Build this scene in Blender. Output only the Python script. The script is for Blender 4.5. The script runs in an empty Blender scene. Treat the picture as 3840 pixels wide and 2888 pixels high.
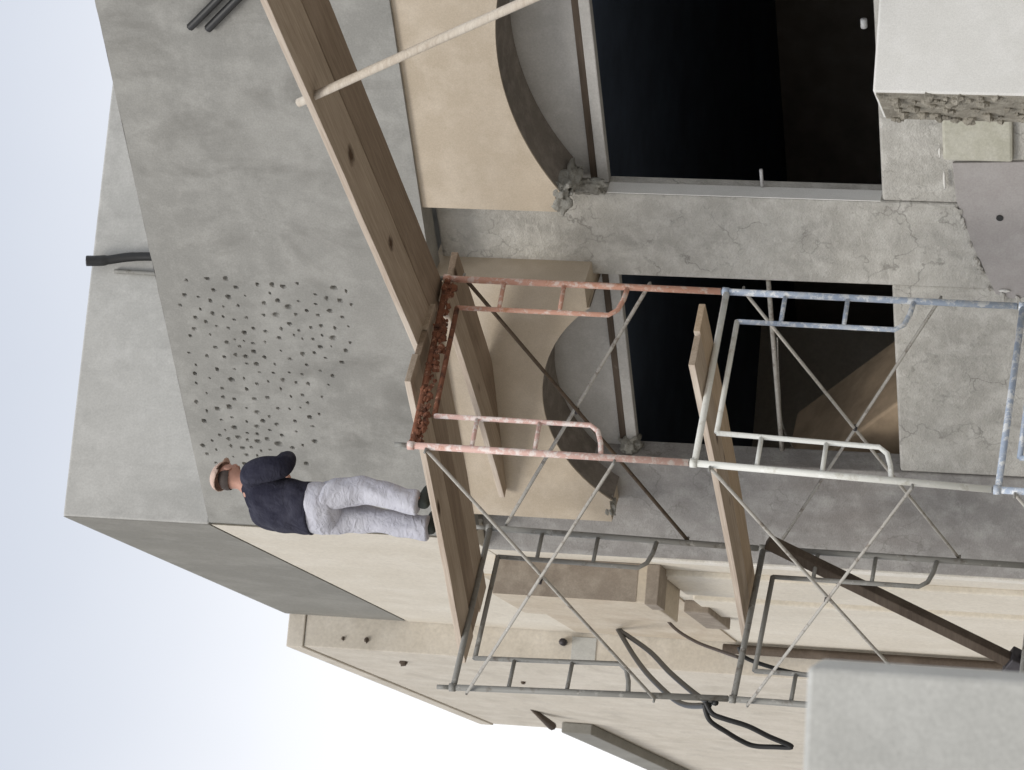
import bpy, bmesh, math, random
from mathutils import Vector, Matrix, noise

random.seed(7)
SC = bpy.context.scene
COL = SC.collection

# ---------------------------------------------------------------- camera
cam_data = bpy.data.cameras.new('camera')
cam_data.sensor_width = 36.0
cam_data.lens = 112.8
cam_data.clip_start = 0.1
cam_data.clip_end = 3000
cam_data.dof.use_dof = True
cam_data.dof.focus_distance = 21.5
cam_data.dof.aperture_fstop = 6.3
cam = bpy.data.objects.new('camera', cam_data)
COL.objects.link(cam)
# the phone was held on its side: picture-right is world-down
vr = Vector((0.78424, 0.61880, 0.04538))
vu = Vector((0.10778, -0.20789, 0.97220))
vd = Vector((-0.61103, 0.75754, 0.22973))
cm = Matrix.Identity(4)
for i in range(3):
    cm[i][0] = -vu[i]; cm[i][1] = vr[i]; cm[i][2] = -vd[i]
cm[0][3], cm[1][3], cm[2][3] = 15.758, -17.6, 1.6
cam.matrix_world = cm
SC.camera = cam

# ---------------------------------------------------------------- sky, sun, exposure
SUN_AZ, SUN_EL = math.radians(176), math.radians(48)      # azimuth from +Y towards +X
world = bpy.data.worlds.new('World')
SC.world = world
world.use_nodes = True
wn, wl = world.node_tree.nodes, world.node_tree.links
wn.clear()
w_out = wn.new('ShaderNodeOutputWorld')
w_bg = wn.new('ShaderNodeBackground')
w_bg.inputs['Strength'].default_value = 1.0
w_sky = wn.new('ShaderNodeTexSky')
w_sky.sky_type = 'NISHITA'
w_sky.sun_disc = False
w_sky.sun_elevation = SUN_EL
w_sky.sun_rotation = SUN_AZ
w_dim = wn.new('ShaderNodeVectorMath'); w_dim.operation = 'SCALE'
w_dim.inputs['Scale'].default_value = 0.10
w_tc = wn.new('ShaderNodeTexCoord')
w_sep = wn.new('ShaderNodeSeparateXYZ')
w_noise = wn.new('ShaderNodeTexNoise')
w_noise.inputs['Scale'].default_value = 2.2
w_noise.inputs['Detail'].default_value = 5
w_add = wn.new('ShaderNodeMath'); w_add.operation = 'MULTIPLY_ADD'
w_add.inputs[1].default_value = 0.16
w_ramp = wn.new('ShaderNodeValToRGB')
w_ramp.color_ramp.interpolation = 'EASE'
e = w_ramp.color_ramp.elements
e[0].position = 0.25; e[0].color = (0.98, 0.97, 0.97, 1)
e[1].position = 0.50; e[1].color = (0.50, 0.535, 0.605, 1)
w_mix = wn.new('ShaderNodeMix'); w_mix.data_type = 'RGBA'
w_mix.inputs['Factor'].default_value = 0.92
wl.new(w_tc.outputs['Generated'], w_sep.inputs[0])
wl.new(w_tc.outputs['Generated'], w_noise.inputs['Vector'])
wl.new(w_noise.outputs['Fac'], w_add.inputs[0])
wl.new(w_sep.outputs['Z'], w_add.inputs[2])
wl.new(w_add.outputs[0], w_ramp.inputs['Fac'])
wl.new(w_sky.outputs['Color'], w_dim.inputs[0])
wl.new(w_dim.outputs['Vector'], w_mix.inputs['A'])
wl.new(w_ramp.outputs['Color'], w_mix.inputs['B'])
wl.new(w_mix.outputs['Result'], w_bg.inputs['Color'])
wl.new(w_bg.outputs['Background'], w_out.inputs['Surface'])

sun_data = bpy.data.lights.new('sun', 'SUN')
sun_data.energy = 1.5
sun_data.angle = math.radians(24)
sun_data.color = (1.0, 0.955, 0.885)
sun = bpy.data.objects.new('sun', sun_data)
COL.objects.link(sun)
sd = Vector((math.sin(SUN_AZ) * math.cos(SUN_EL), math.cos(SUN_AZ) * math.cos(SUN_EL), math.sin(SUN_EL)))
sun.rotation_euler = sd.to_track_quat('Z', 'Y').to_euler()
sun.location = (20, -20, 40)

vs = SC.view_settings
vs.view_transform = 'Standard'
vs.look = 'None'
vs.exposure = 0.42
vs.gamma = 1.0
vs.use_curve_mapping = False
SC.render.engine = 'CYCLES'
SC.cycles.max_bounces = 6
SC.cycles.use_denoising = True

# ---------------------------------------------------------------- materials
def rgba(c): return (c[0], c[1], c[2], 1.0)

def new_mat(name):
    m = bpy.data.materials.new(name); m.use_nodes = True
    n = m.node_tree.nodes; l = m.node_tree.links
    return m, n, l, n['Principled BSDF']

def noise_node(n, l, vec, scale, detail=6, rough=.6, stretch=None, dist=0.0):
    t = n.new('ShaderNodeTexNoise')
    t.inputs['Scale'].default_value = scale
    t.inputs['Detail'].default_value = detail
    t.inputs['Roughness'].default_value = rough
    t.inputs['Distortion'].default_value = dist
    if stretch:
        mp = n.new('ShaderNodeMapping'); mp.inputs['Scale'].default_value = stretch
        l.new(vec, mp.inputs['Vector']); vec = mp.outputs['Vector']
    l.new(vec, t.inputs['Vector'])
    return t.outputs['Fac']

def ramp(n, l, fac, lo, hi, c0=(0, 0, 0), c1=(1, 1, 1)):
    r = n.new('ShaderNodeValToRGB')
    r.color_ramp.elements[0].position = lo; r.color_ramp.elements[0].color = rgba(c0)
    r.color_ramp.elements[1].position = hi; r.color_ramp.elements[1].color = rgba(c1)
    l.new(fac, r.inputs['Fac'])
    return r.outputs['Color']

def mix(n, l, fac, a, b, mode='MIX'):
    x = n.new('ShaderNodeMix'); x.data_type = 'RGBA'; x.blend_type = mode
    if isinstance(fac, (int, float)): x.inputs['Factor'].default_value = fac
    else: l.new(fac, x.inputs['Factor'])
    for s, v in (('A', a), ('B', b)):
        if isinstance(v, tuple): x.inputs[s].default_value = rgba(v)
        else: l.new(v, x.inputs[s])
    return x.outputs['Result']

def bump(n, l, bsdf, h, strength, dist=0.01):
    b = n.new('ShaderNodeBump'); b.inputs['Strength'].default_value = strength
    b.inputs['Distance'].default_value = dist
    l.new(h, b.inputs['Height']); l.new(b.outputs['Normal'], bsdf.inputs['Normal'])

def plaster(name, base, dark, light, big=0.7, fine=9, bump_s=.35, bump_d=.012, stain=None, stain_amt=.5,
            stain_stretch=(1.6, 1.6, .35), grit=70, smear=None, crack=0):
    """cement, render and plaster: broad blotches, vertical run marks, trowel smears, grit"""
    m, n, l, b = new_mat(name)
    pos = n.new('ShaderNodeNewGeometry').outputs['Position']
    c = mix(n, l, ramp(n, l, noise_node(n, l, pos, big, 7, .62, dist=.4), .32, .7), dark, base)
    c = mix(n, l, ramp(n, l, noise_node(n, l, pos, fine, 6, .65), .45, .75), c, light)
    if stain:
        f = ramp(n, l, noise_node(n, l, pos, 1.7, 6, .6, stain_stretch, .6), .52, .74)
        f2 = n.new('ShaderNodeMath'); f2.operation = 'MULTIPLY'; f2.inputs[1].default_value = stain_amt
        l.new(f, f2.inputs[0]); c = mix(n, l, f2.outputs[0], c, stain)
    if smear:
        f = ramp(n, l, noise_node(n, l, pos, 3.2, 8, .7, (1, 1, 2.4), 1.6), .56, .66)
        f2 = n.new('ShaderNodeMath'); f2.operation = 'MULTIPLY'; f2.inputs[1].default_value = .65
        l.new(f, f2.inputs[0]); c = mix(n, l, f2.outputs[0], c, smear)
    if crack:
        wob = n.new('ShaderNodeTexNoise'); wob.inputs['Scale'].default_value = 4.5; wob.inputs['Detail'].default_value = 6
        l.new(pos, wob.inputs['Vector'])
        va = n.new('ShaderNodeVectorMath'); va.operation = 'MULTIPLY_ADD'; va.inputs[1].default_value = (.55, .55, .55)
        l.new(wob.outputs['Color'], va.inputs[0]); l.new(pos, va.inputs[2])
        vo = n.new('ShaderNodeTexVoronoi'); vo.feature = 'DISTANCE_TO_EDGE'; vo.inputs['Scale'].default_value = 2.6
        l.new(va.outputs[0], vo.inputs['Vector'])
        f = ramp(n, l, vo.outputs['Distance'], .004, .03, (1, 1, 1), (0, 0, 0))
        brk = ramp(n, l, noise_node(n, l, pos, 2.1, 4, .6), .46, .58)
        fm = n.new('ShaderNodeMath'); fm.operation = 'MULTIPLY'; l.new(f, fm.inputs[0]); l.new(brk, fm.inputs[1])
        fm2 = n.new('ShaderNodeMath'); fm2.operation = 'MULTIPLY'; fm2.inputs[1].default_value = crack; l.new(fm.outputs[0], fm2.inputs[0])
        c = mix(n, l, fm2.outputs[0], c, (.16, .15, .135))
    g = noise_node(n, l, pos, grit, 3, .7)
    c = mix(n, l, .22, c, ramp(n, l, g, .3, .7, (.25, .25, .25), (1, 1, 1)), 'MULTIPLY')
    l.new(c, b.inputs['Base Color'])
    b.inputs['Roughness'].default_value = .93
    b.inputs['Specular IOR Level'].default_value = .2
    h = n.new('ShaderNodeMath'); h.operation = 'MULTIPLY_ADD'; h.inputs[1].default_value = .35
    l.new(g, h.inputs[0]); l.new(noise_node(n, l, pos, fine * .9, 8, .7), h.inputs[2])
    bump(n, l, b, h.outputs[0], bump_s, bump_d)
    return m

def wood(name, base, dark, light, knots=True, at=()):
    m, n, l, b = new_mat(name)
    tc = n.new('ShaderNodeTexCoord').outputs['Object']
    oi = n.new('ShaderNodeObjectInfo').outputs['Random']
    off = n.new('ShaderNodeVectorMath'); off.operation = 'ADD'
    sc = n.new('ShaderNodeMath'); sc.operation = 'MULTIPLY'; sc.inputs[1].default_value = 37.0
    l.new(oi, sc.inputs[0]); cb = n.new('ShaderNodeCombineXYZ')
    for i in range(3): l.new(sc.outputs[0], cb.inputs[i])
    l.new(tc, off.inputs[0]); l.new(cb.outputs[0], off.inputs[1])
    v = off.outputs[0]
    grain = noise_node(n, l, v, 5, 8, .65, (.35, 9, 9), .8)
    c = mix(n, l, ramp(n, l, grain, .35, .68), dark, base)
    c = mix(n, l, ramp(n, l, noise_node(n, l, v, 1.3, 5, .6, (.5, 2, 2)), .5, .75), c, light)
    fine = noise_node(n, l, v, 30, 4, .7, (.12, 5, 5))
    c = mix(n, l, .3, c, ramp(n, l, fine, .3, .7, (.4, .36, .32), (1, 1, 1)), 'MULTIPLY')
    if knots:
        vo = n.new('ShaderNodeTexVoronoi'); vo.inputs['Scale'].default_value = 1.0
        mp = n.new('ShaderNodeMapping'); mp.inputs['Scale'].default_value = (1.25, 3.2, 3.2)
        l.new(v, mp.inputs['Vector']); l.new(mp.outputs[0], vo.inputs['Vector'])
        c = mix(n, l, ramp(n, l, vo.outputs['Distance'], .05, .12, (1, 1, 1), (0, 0, 0)), c, (.06, .032, .016))
    for (kx, ky, kr) in at:                       # knots seen in the board
        sp_ = n.new('ShaderNodeVectorMath'); sp_.operation = 'SUBTRACT'; sp_.inputs[1].default_value = (kx, ky, 0)
        l.new(tc, sp_.inputs[0])
        ms = n.new('ShaderNodeVectorMath'); ms.operation = 'MULTIPLY'; ms.inputs[1].default_value = (.6, 1, .2)
        l.new(sp_.outputs[0], ms.inputs[0])
        ln = n.new('ShaderNodeVectorMath'); ln.operation = 'LENGTH'; l.new(ms.outputs[0], ln.inputs[0])
        jt = n.new('ShaderNodeMath'); jt.operation = 'MULTIPLY_ADD'; jt.inputs[1].default_value = kr * .9
        l.new(noise_node(n, l, tc, 28, 4, .6), jt.inputs[0]); l.new(ln.outputs['Value'], jt.inputs[2])
        c = mix(n, l, ramp(n, l, jt.outputs[0], kr * .8, kr * 1.5, (1, 1, 1), (0, 0, 0)), c, (.075, .042, .022))
    # dried cement splashes
    f = ramp(n, l, noise_node(n, l, v, 7, 7, .7), .64, .72)
    f2 = n.new('ShaderNodeMath'); f2.operation = 'MULTIPLY'; f2.inputs[1].default_value = .35
    l.new(f, f2.inputs[0])
    c = mix(n, l, f2.outputs[0], c, (.36, .33, .29))
    l.new(c, b.inputs['Base Color'])
    b.inputs['Roughness'].default_value = .85
    b.inputs['Specular IOR Level'].default_value = .25
    bump(n, l, b, grain, .5, .006)
    return m

def paint(name, base, rust, splash, rust_lo=.5, splash_lo=.62, rough=.55, scale=9):
    """old scaffold paint: rust breaking through and dried mortar splashes"""
    m, n, l, b = new_mat(name)
    pos = n.new('ShaderNodeNewGeometry').outputs['Position']
    a = noise_node(n, l, pos, scale, 7, .7)
    c = mix(n, l, ramp(n, l, a, rust_lo, rust_lo + .12), base, rust)
    s = noise_node(n, l, pos, scale * 1.9, 7, .72)
    c = mix(n, l, ramp(n, l, s, splash_lo, splash_lo + .08), c, splash)
    l.new(c, b.inputs['Base Color'])
    b.inputs['Roughness'].default_value = rough
    bump(n, l, b, s, .5, .004)
    return m

def plain(name, base, rough=.7, var=.35, scale=14, metal=0.0, bs=.3):
    m, n, l, b = new_mat(name)
    pos = n.new('ShaderNodeNewGeometry').outputs['Position']
    a = noise_node(n, l, pos, scale, 6, .65)
    d = tuple(x * (1 - var) for x in base); h = tuple(min(1, x * (1 + var * .6)) for x in base)
    l.new(mix(n, l, ramp(n, l, a, .3, .72), d, h), b.inputs['Base Color'])
    b.inputs['Roughness'].default_value = rough
    b.inputs['Metallic'].default_value = metal
    bump(n, l, b, a, bs, .006)
    return m

def cloth(name, base, wear, scale=6):
    m, n, l, b = new_mat(name)
    tc = n.new('ShaderNodeTexCoord').outputs['Object']
    a = noise_node(n, l, tc, scale, 6, .6, (1, 1, .6), .8)
    l.new(mix(n, l, ramp(n, l, a, .4, .75), base, wear), b.inputs['Base Color'])
    b.inputs['Roughness'].default_value = .95
    b.inputs['Specular IOR Level'].default_value = .15
    bump(n, l, b, noise_node(n, l, tc, 13, 5, .55, (1, 1, 1.6), 1.2), .8, .02)
    return m

M = {}
M['concrete'] = plaster('smooth grey render', (.365, .36, .338), (.28, .277, .26), (.415, .41, .386), big=.9, fine=5, stain=(.185, .18, .165), stain_amt=.7, stain_stretch=(1.3, 1.3, .8), bump_s=.3)
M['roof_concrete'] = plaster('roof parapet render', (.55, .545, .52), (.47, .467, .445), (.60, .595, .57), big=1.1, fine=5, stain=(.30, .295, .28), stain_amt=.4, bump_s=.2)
M['dark_concrete'] = plaster('dark weathered render', (.30, .29, .262), (.25, .243, .22), (.34, .33, .302), big=.5, fine=2, bump_s=.08, grit=30)  # concrete of a darker grey than the roof parapet
M['rough'] = plaster('rough scratched cement', (.58, .565, .52), (.44, .425, .39), (.69, .675, .63), big=2.2, fine=7, bump_s=.75, bump_d=.03, stain=(.33, .315, .29), stain_amt=.6, stain_stretch=(2.5, 2.5, 1.2), smear=(.66, .645, .60), crack=.5)
M['pier_left'] = plaster('dusty grey cement', (.36, .345, .33), (.27, .258, .247), (.45, .44, .42), big=2.0, fine=6, bump_s=.6, bump_d=.025, stain=(.19, .165, .15), stain_amt=.5, crack=.4)
M['cream'] = plaster('cream plaster', (.56, .48, .38), (.49, .415, .32), (.62, .54, .44), big=.8, fine=4, bump_s=.12, stain=(.55, .46, .34), stain_amt=.35, grit=110)
M['cream_wall'] = plaster('pale cream plaster', (.75, .695, .60), (.69, .635, .54), (.79, .74, .65), big=.5, fine=2, bump_s=.05, stain=(.60, .54, .45), stain_amt=.35, stain_stretch=(.9, .9, 1.6), grit=30)
M['wing'] = plaster('mottled beige render', (.68, .625, .54), (.59, .54, .46), (.74, .69, .61), big=.7, fine=2.5, bump_s=.12, bump_d=.02, stain=(.44, .40, .34), stain_amt=.5, stain_stretch=(.8, .8, 1.8), grit=30)
M['tympanum'] = plaster('grey float finish', (.52, .51, .49), (.44, .43, .41), (.58, .57, .55), big=1.3, fine=6, bump_s=.2)
M['white'] = plaster('white primer plaster', (.80, .795, .765), (.74, .735, .70), (.84, .835, .81), big=.9, fine=5, bump_s=.12, grit=120)
M['bead'] = plaster('white corner bead', (.84, .80, .73), (.74, .70, .62), (.88, .85, .79), big=3, fine=9, bump_s=.3)
M['pink'] = plaster('pinkish grey plaster', (.42, .395, .385), (.36, .34, .33), (.47, .45, .44), big=1.6, fine=5, bump_s=.15)
M['block'] = plaster('cream block', (.53, .52, .44), (.46, .45, .37), (.60, .59, .52), big=3, fine=8, bump_s=.4)
M['smear'] = plaster('wet white plaster smear', (.80, .79, .75), (.7, .69, .65), (.86, .85, .82), big=5, fine=12)
M['crust'] = plaster('crumbly mortar', (.42, .41, .37), (.28, .27, .24), (.52, .51, .46), big=8, fine=14, bump_s=1.0, bump_d=.03)
M['edge'] = plaster('broken plaster edge', (.40, .37, .31), (.27, .25, .21), (.50, .47, .40), big=6, fine=16, bump_s=1.0, bump_d=.03)
M['beige_brown'] = plaster('brown render', (.33, .28, .23), (.25, .21, .17), (.40, .35, .29), big=2.2, fine=7, bump_s=.4)
M['balcony'] = plaster('tan balcony render', (.62, .54, .43), (.54, .465, .365), (.67, .60, .50), big=.9, fine=2.5, bump_s=.08, stain=(.46, .36, .27), stain_amt=.45, stain_stretch=(.7, .7, 2.0), grit=30)
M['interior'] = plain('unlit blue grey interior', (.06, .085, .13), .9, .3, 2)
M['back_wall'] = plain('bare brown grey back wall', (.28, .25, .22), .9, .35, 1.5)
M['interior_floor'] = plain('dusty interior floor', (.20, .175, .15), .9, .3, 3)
M['stair'] = plain('raw brown stair concrete', (.50, .38, .26), .9, .3, 4)
M['ground'] = plaster('dusty ground', (.36, .33, .28), (.28, .25, .21), (.42, .39, .34), big=.3, fine=3, bump_s=.5)
M['near_wall'] = plaster('pale grey boundary render', (.57, .57, .54), (.50, .50, .475), (.63, .63, .60), big=1.4, fine=5, bump_s=.3, stain=(.42, .42, .40), stain_amt=.4)
M['plank_light'] = wood('tan plank', (.50, .41, .32), (.36, .285, .215), (.58, .49, .395))
M['plank_knotty'] = wood('knotty tan plank', (.50, .41, .32), (.36, .285, .215), (.58, .49, .395), True, ((2.295, .175, .062), (1.19, .20, .05)))
M['plank_dark'] = wood('brown plank', (.33, .255, .19), (.23, .172, .122), (.41, .325, .25))
M['plank_pale'] = wood('fresh pale plank', (.55, .43, .31), (.42, .32, .22), (.62, .50, .38))
M['plank_edge'] = wood('lit and cemented pale board edge', (.66, .57, .48), (.50, .41, .33), (.74, .67, .58), knots=False)  # paler colour paints in light caught by the edges, plus smeared cement
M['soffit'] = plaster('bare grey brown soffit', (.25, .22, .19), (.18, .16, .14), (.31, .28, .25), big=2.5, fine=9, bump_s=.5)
M['pole'] = wood('pale stripped pole', (.66, .60, .51), (.52, .45, .37), (.74, .69, .61), knots=False)
M['prop'] = wood('dark stained timber', (.11, .085, .065), (.07, .053, .04), (.15, .12, .095), knots=False)
M['orange'] = paint('salmon orange scaffold paint', (.62, .34, .25), (.46, .21, .11), (.72, .57, .50), .55, .50)
M['pink_orange'] = paint('faded pink scaffold paint', (.66, .43, .37), (.50, .25, .17), (.78, .68, .63), .60, .48)
M['rust'] = paint('flaking rust', (.20, .078, .042), (.085, .038, .024), (.40, .22, .15), .50, .56, .9, 13)
M['blue'] = paint('pale blue scaffold paint', (.37, .44, .55), (.48, .52, .57), (.72, .74, .75), .5, .49)
M['cream_paint'] = paint('plaster whitened scaffold tube', (.74, .74, .69), (.55, .53, .46), (.82, .82, .78), .55, .55)
M['grey_tube'] = paint('dirty grey scaffold tube', (.25, .245, .225), (.13, .11, .09), (.40, .39, .36), .55, .58)
M['brace'] = paint('cement dusted brace tube', (.42, .40, .36), (.22, .19, .16), (.60, .58, .54), .52, .58, .7, 16)
M['brace_dark'] = paint('dark rusty brace tube', (.10, .07, .045), (.06, .04, .028), (.22, .19, .15), .5, .68, .8, 16)
M['black'] = plain('black rubber', (.014, .014, .014), .5, .3, 20)
M['brown_cable'] = plain('brown rubber', (.05, .03, .018), .6, .3, 20)
M['dark_metal'] = plain('dark steel', (.06, .055, .06), .55, .4, 20, .5)
M['skin'] = plain('tanned skin', (.50, .27, .20), .6, .2, 12, bs=.1)
M['hair'] = plain('dark hair', (.045, .03, .024), .7, .3, 60)
M['cap'] = cloth('beige cap cloth', (.58, .42, .35), (.64, .49, .41))
M['shirt'] = cloth('navy shirt cloth', (.022, .022, .036), (.065, .065, .088))
M['trousers'] = cloth('pale grey trouser cloth', (.50, .50, .56), (.62, .62, .67))
M['shoe'] = plain('dark green shoe', (.035, .042, .035), .7, .3, 20)
M['bolt'] = plain('grey bolt', (.5, .5, .5), .6, .2, 20)

# ---------------------------------------------------------------- mesh helpers
class MB:
    def __init__(s): s.v, s.f = [], []
    def add(s, vs_, fs_):
        o = len(s.v); s.v += [tuple(x) for x in vs_]; s.f += [tuple(i + o for i in f) for f in fs_]; return s
    def box(s, x0, x1, y0, y1, z0, z1):
        return s.prism([(x0, y0), (x1, y0), (x1, y1), (x0, y1)], z0, z1)
    def prism(s, poly, z0, z1):
        n = len(poly)
        a = sum(poly[i][0] * poly[(i + 1) % n][1] - poly[(i + 1) % n][0] * poly[i][1] for i in range(n))
        if a < 0: poly = poly[::-1]
        vs_ = [(x, y, z0) for x, y in poly] + [(x, y, z1) for x, y in poly]
        fs_ = [tuple(range(n))[::-1], tuple(range(n, 2 * n))] + [(i, (i + 1) % n, n + (i + 1) % n, n + i) for i in range(n)]
        return s.add(vs_, fs_)
    def slab_xz(s, poly, y0, y1):
        n = len(poly)
        a = sum(poly[i][0] * poly[(i + 1) % n][1] - poly[(i + 1) % n][0] * poly[i][1] for i in range(n))
        if a < 0: poly = poly[::-1]
        vs_ = [(x, y0, z) for x, z in poly] + [(x, y1, z) for x, z in poly]
        fs_ = [tuple(range(n)), tuple(range(n, 2 * n))[::-1]] + [(i, n + i, n + (i + 1) % n, (i + 1) % n) for i in range(n)]
        return s.add(vs_, fs_)
    def tube(s, pts, r, n=10, caps=True):
        pts = [Vector(q) for q in pts]; k = len(pts)
        rr = r if isinstance(r, (list, tuple)) else [r] * k
        up = None; vs_ = []
        for i in range(k):
            t = (pts[min(i + 1, k - 1)] - pts[max(i - 1, 0)]).normalized()
            if up is None:
                up = Vector((0, 0, 1)) if abs(t.z) < .9 else Vector((0, 1, 0))
            up = (up - t * up.dot(t)).normalized(); sd_ = t.cross(up)
            for j in range(n):
                an = 2 * math.pi * j / n
                vs_.append(pts[i] + (up * math.cos(an) + sd_ * math.sin(an)) * rr[i])
        fs_ = [(i * n + j, i * n + (j + 1) % n, (i + 1) * n + (j + 1) % n, (i + 1) * n + j) for i in range(k - 1) for j in range(n)]
        if caps: fs_ += [tuple(range(n))[::-1], tuple(range((k - 1) * n, k * n))]
        return s.add(vs_, [f[::-1] for f in fs_])
    def blob(s, c, rx, ry, rz, seed=0, rough=.25, n=8, m=6):
        vs_, fs_ = [], []
        for i in range(m + 1):
            th = math.pi * i / m
            for j in range(n):
                ph = 2 * math.pi * j / n
                d_ = Vector((math.sin(th) * math.cos(ph), math.sin(th) * math.sin(ph), math.cos(th)))
                k = 1 + rough * noise.noise(d_ * 2.3 + Vector((seed, seed * .7, 0)))
                vs_.append((c[0] + d_.x * rx * k, c[1] + d_.y * ry * k, c[2] + d_.z * rz * k))
        fs_ = [(i * n + j, (i + 1) * n + j, (i + 1) * n + (j + 1) % n, i * n + (j + 1) % n) for i in range(m) for j in range(n)]
        return s.add(vs_, fs_)

def obj(name, mb, mat, parent=None, smooth=False, bev=0, origin=None):
    """one mesh object; coordinates are given in world space"""
    base = Vector(origin) if origin else (Vector(parent['base']) if parent is not None and 'base' in parent else Vector((0, 0, 0)))
    me = bpy.data.meshes.new(name)
    me.from_pydata([tuple(Vector(v) - base) for v in mb.v], [], mb.f)
    bm = bmesh.new(); bm.from_mesh(me)
    bmesh.ops.remove_doubles(bm, verts=bm.verts, dist=1e-6)
    bmesh.ops.recalc_face_normals(bm, faces=bm.faces)
    bm.to_mesh(me); bm.free()
    if smooth:
        for f in me.polygons: f.use_smooth = True
    me.materials.append(M[mat])
    o = bpy.data.objects.new(name, me); COL.objects.link(o)
    o['base'] = tuple(base)
    if parent is not None:
        o.parent = parent
        pb = Vector(parent['base']) if 'base' in parent else Vector((0, 0, 0))
        o.location = base - pb
    else:
        o.location = base
    if bev:
        b = o.modifiers.new('edge', 'BEVEL'); b.width = bev; b.segments = 2; b.limit_method = 'ANGLE'; b.angle_limit = .6
    return o

def thing(name, label, cat, base=(0, 0, 0), group=None):
    o = bpy.data.objects.new(name, None); COL.objects.link(o)
    o.empty_display_size = .2
    o.location = base; o['base'] = tuple(base)
    o['label'] = label; o['category'] = cat
    if group: o['group'] = group
    return o

def tag(o, label, cat, group=None):
    o['label'] = label; o['category'] = cat
    if group: o['group'] = group
    return o

def lerp(a, b, t): return tuple(Vector(a).lerp(Vector(b), t))

def spline(pts, n=8):
    """Catmull-Rom through the points"""
    P = [Vector(q) for q in pts]; out = []
    for i in range(len(P) - 1):
        p0, p1, p2, p3 = P[max(i - 1, 0)], P[i], P[i + 1], P[min(i + 2, len(P) - 1)]
        for j in range(n):
            t = j / n
            out.append(.5 * ((2 * p1) + (p2 - p0) * t + (2 * p0 - 5 * p1 + 4 * p2 - p3) * t * t + (3 * p1 - p0 - 3 * p2 + p3) * t ** 3))
    out.append(P[-1]); return out

# ---------------------------------------------------------------- ground
g = obj('ground', MB().add([(-400, -400, 0), (400, -400, 0), (400, 400, 0), (-400, 400, 0)], [(0, 1, 2, 3)]), 'ground')
g['kind'] = 'structure'

# ---------------------------------------------------------------- the building
# X runs along the street front, Y into the house; the flank wall leaves the
# corner C along S (an obtuse corner), PD is square to the flank.
C = Vector((.31, -.30, 0)); S = Vector((-.759, .651, 0)); PD = Vector((.651, .759, 0))
def fl(s, t):                                   # point on the flank: s metres back, t metres inwards
    q = C + S * s + PD * t; return (q.x, q.y)
B = thing('building', 'unfinished grey cement and cream plaster house with arched window hoods', 'building')

# --- wall above the windows, pecked all over one part to key the plaster
pits = []
poly = [(2.72, 9.22), (2.66, 8.5), (2.62, 7.9), (2.15, 7.95), (1.75, 8.2), (1.3, 8.38), (.95, 8.45), (.80, 9.0), (.95, 9.3), (1.6, 9.26)]
def inside(x, z):
    r_ = False; n = len(poly)
    for i in range(n):
        (x0, z0), (x1, z1) = poly[i], poly[(i + 1) % n]
        if (z0 > z) != (z1 > z) and x < (x1 - x0) * (z - z0) / (z1 - z0) + x0: r_ = not r_
    return r_
rp = random.Random(3)
for _ in range(6000):
    x, z = rp.uniform(.75, 2.75), rp.uniform(7.85, 9.32)
    if inside(x, z) and all((x - a) ** 2 + (z - b) ** 2 > (.078 + .03 * noise.noise(Vector((x * 3, z * 3, 5)))) ** 2 for a, b, *_r in pits) and rp.random() < .3 + .3 * noise.noise(Vector((x * 2.2, z * 2.2, 1))):
        pits.append((x, z, rp.choice((.0055, .0065, .008, .0085, .010, .0125, .015)) * rp.uniform(.85, 1.15), rp.uniform(.022, .055), rp.uniform(.55, 1.7)))
def axis(segs):
    out = []
    for a, b, st in segs:
        n = max(1, round((b - a) / st)); out += [a + (b - a) * i / n for i in range(n)]
    return out + [segs[-1][1]]
xs = axis([(.335, .75, .06), (.75, 2.76, .0095), (2.76, 7.2, .08)])
zs = axis([(7.32, 7.84, .06), (7.84, 9.33, .0095), (9.33, 9.372, .04)])
grid = {}
for (px, pz, pr, pd_, el) in pits:
    for i, x in enumerate(xs):
        if abs(x - px) > .05: continue
        for k, z in enumerate(zs):
            if abs(z - pz) > .06: continue
            q = math.hypot((x - px), (z - pz) / el) / pr
            if q < 1.25: grid[(i, k)] = max(grid.get((i, k), 0), pd_ * (1 - max(0, q - .55) / .7))
nx, nz = len(xs), len(zs)
pm = MB()
vv = [(x, -.30 + grid.get((i, k), 0) + .004 * noise.noise(Vector((x * 1.7, z * 1.7, 3))), z + (.006 * noise.noise(Vector((x * 5, 0, 8))) if k == len(zs) - 1 else 0)) for i, x in enumerate(xs) for k, z in enumerate(zs)]
ff = [(i * nz + k, (i + 1) * nz + k, (i + 1) * nz + k + 1, i * nz + k + 1) for i in range(nx - 1) for k in range(nz - 1)]
pm.add(vv, ff)
x0, x1, z0, z1 = xs[0], xs[-1], zs[0], zs[-1]
bk = [(x0 - .26, -.07), (x1, -.07)]
pm.add([(x0, -.30, z0), (x1, -.30, z0), (bk[1][0], -.07, z0), (bk[0][0], -.07, z0),
        (x0, -.30, z1), (x1, -.30, z1), (bk[1][0], -.07, z1), (bk[0][0], -.07, z1)],
       [(0, 1, 2, 3), (4, 5, 6, 7), (1, 2, 6, 5), (2, 3, 7, 6), (3, 0, 4, 7)])
pw = obj('parapet_wall', pm, 'concrete', B)
pw['label'] = 'smooth grey cement wall pecked with small holes'

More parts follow.
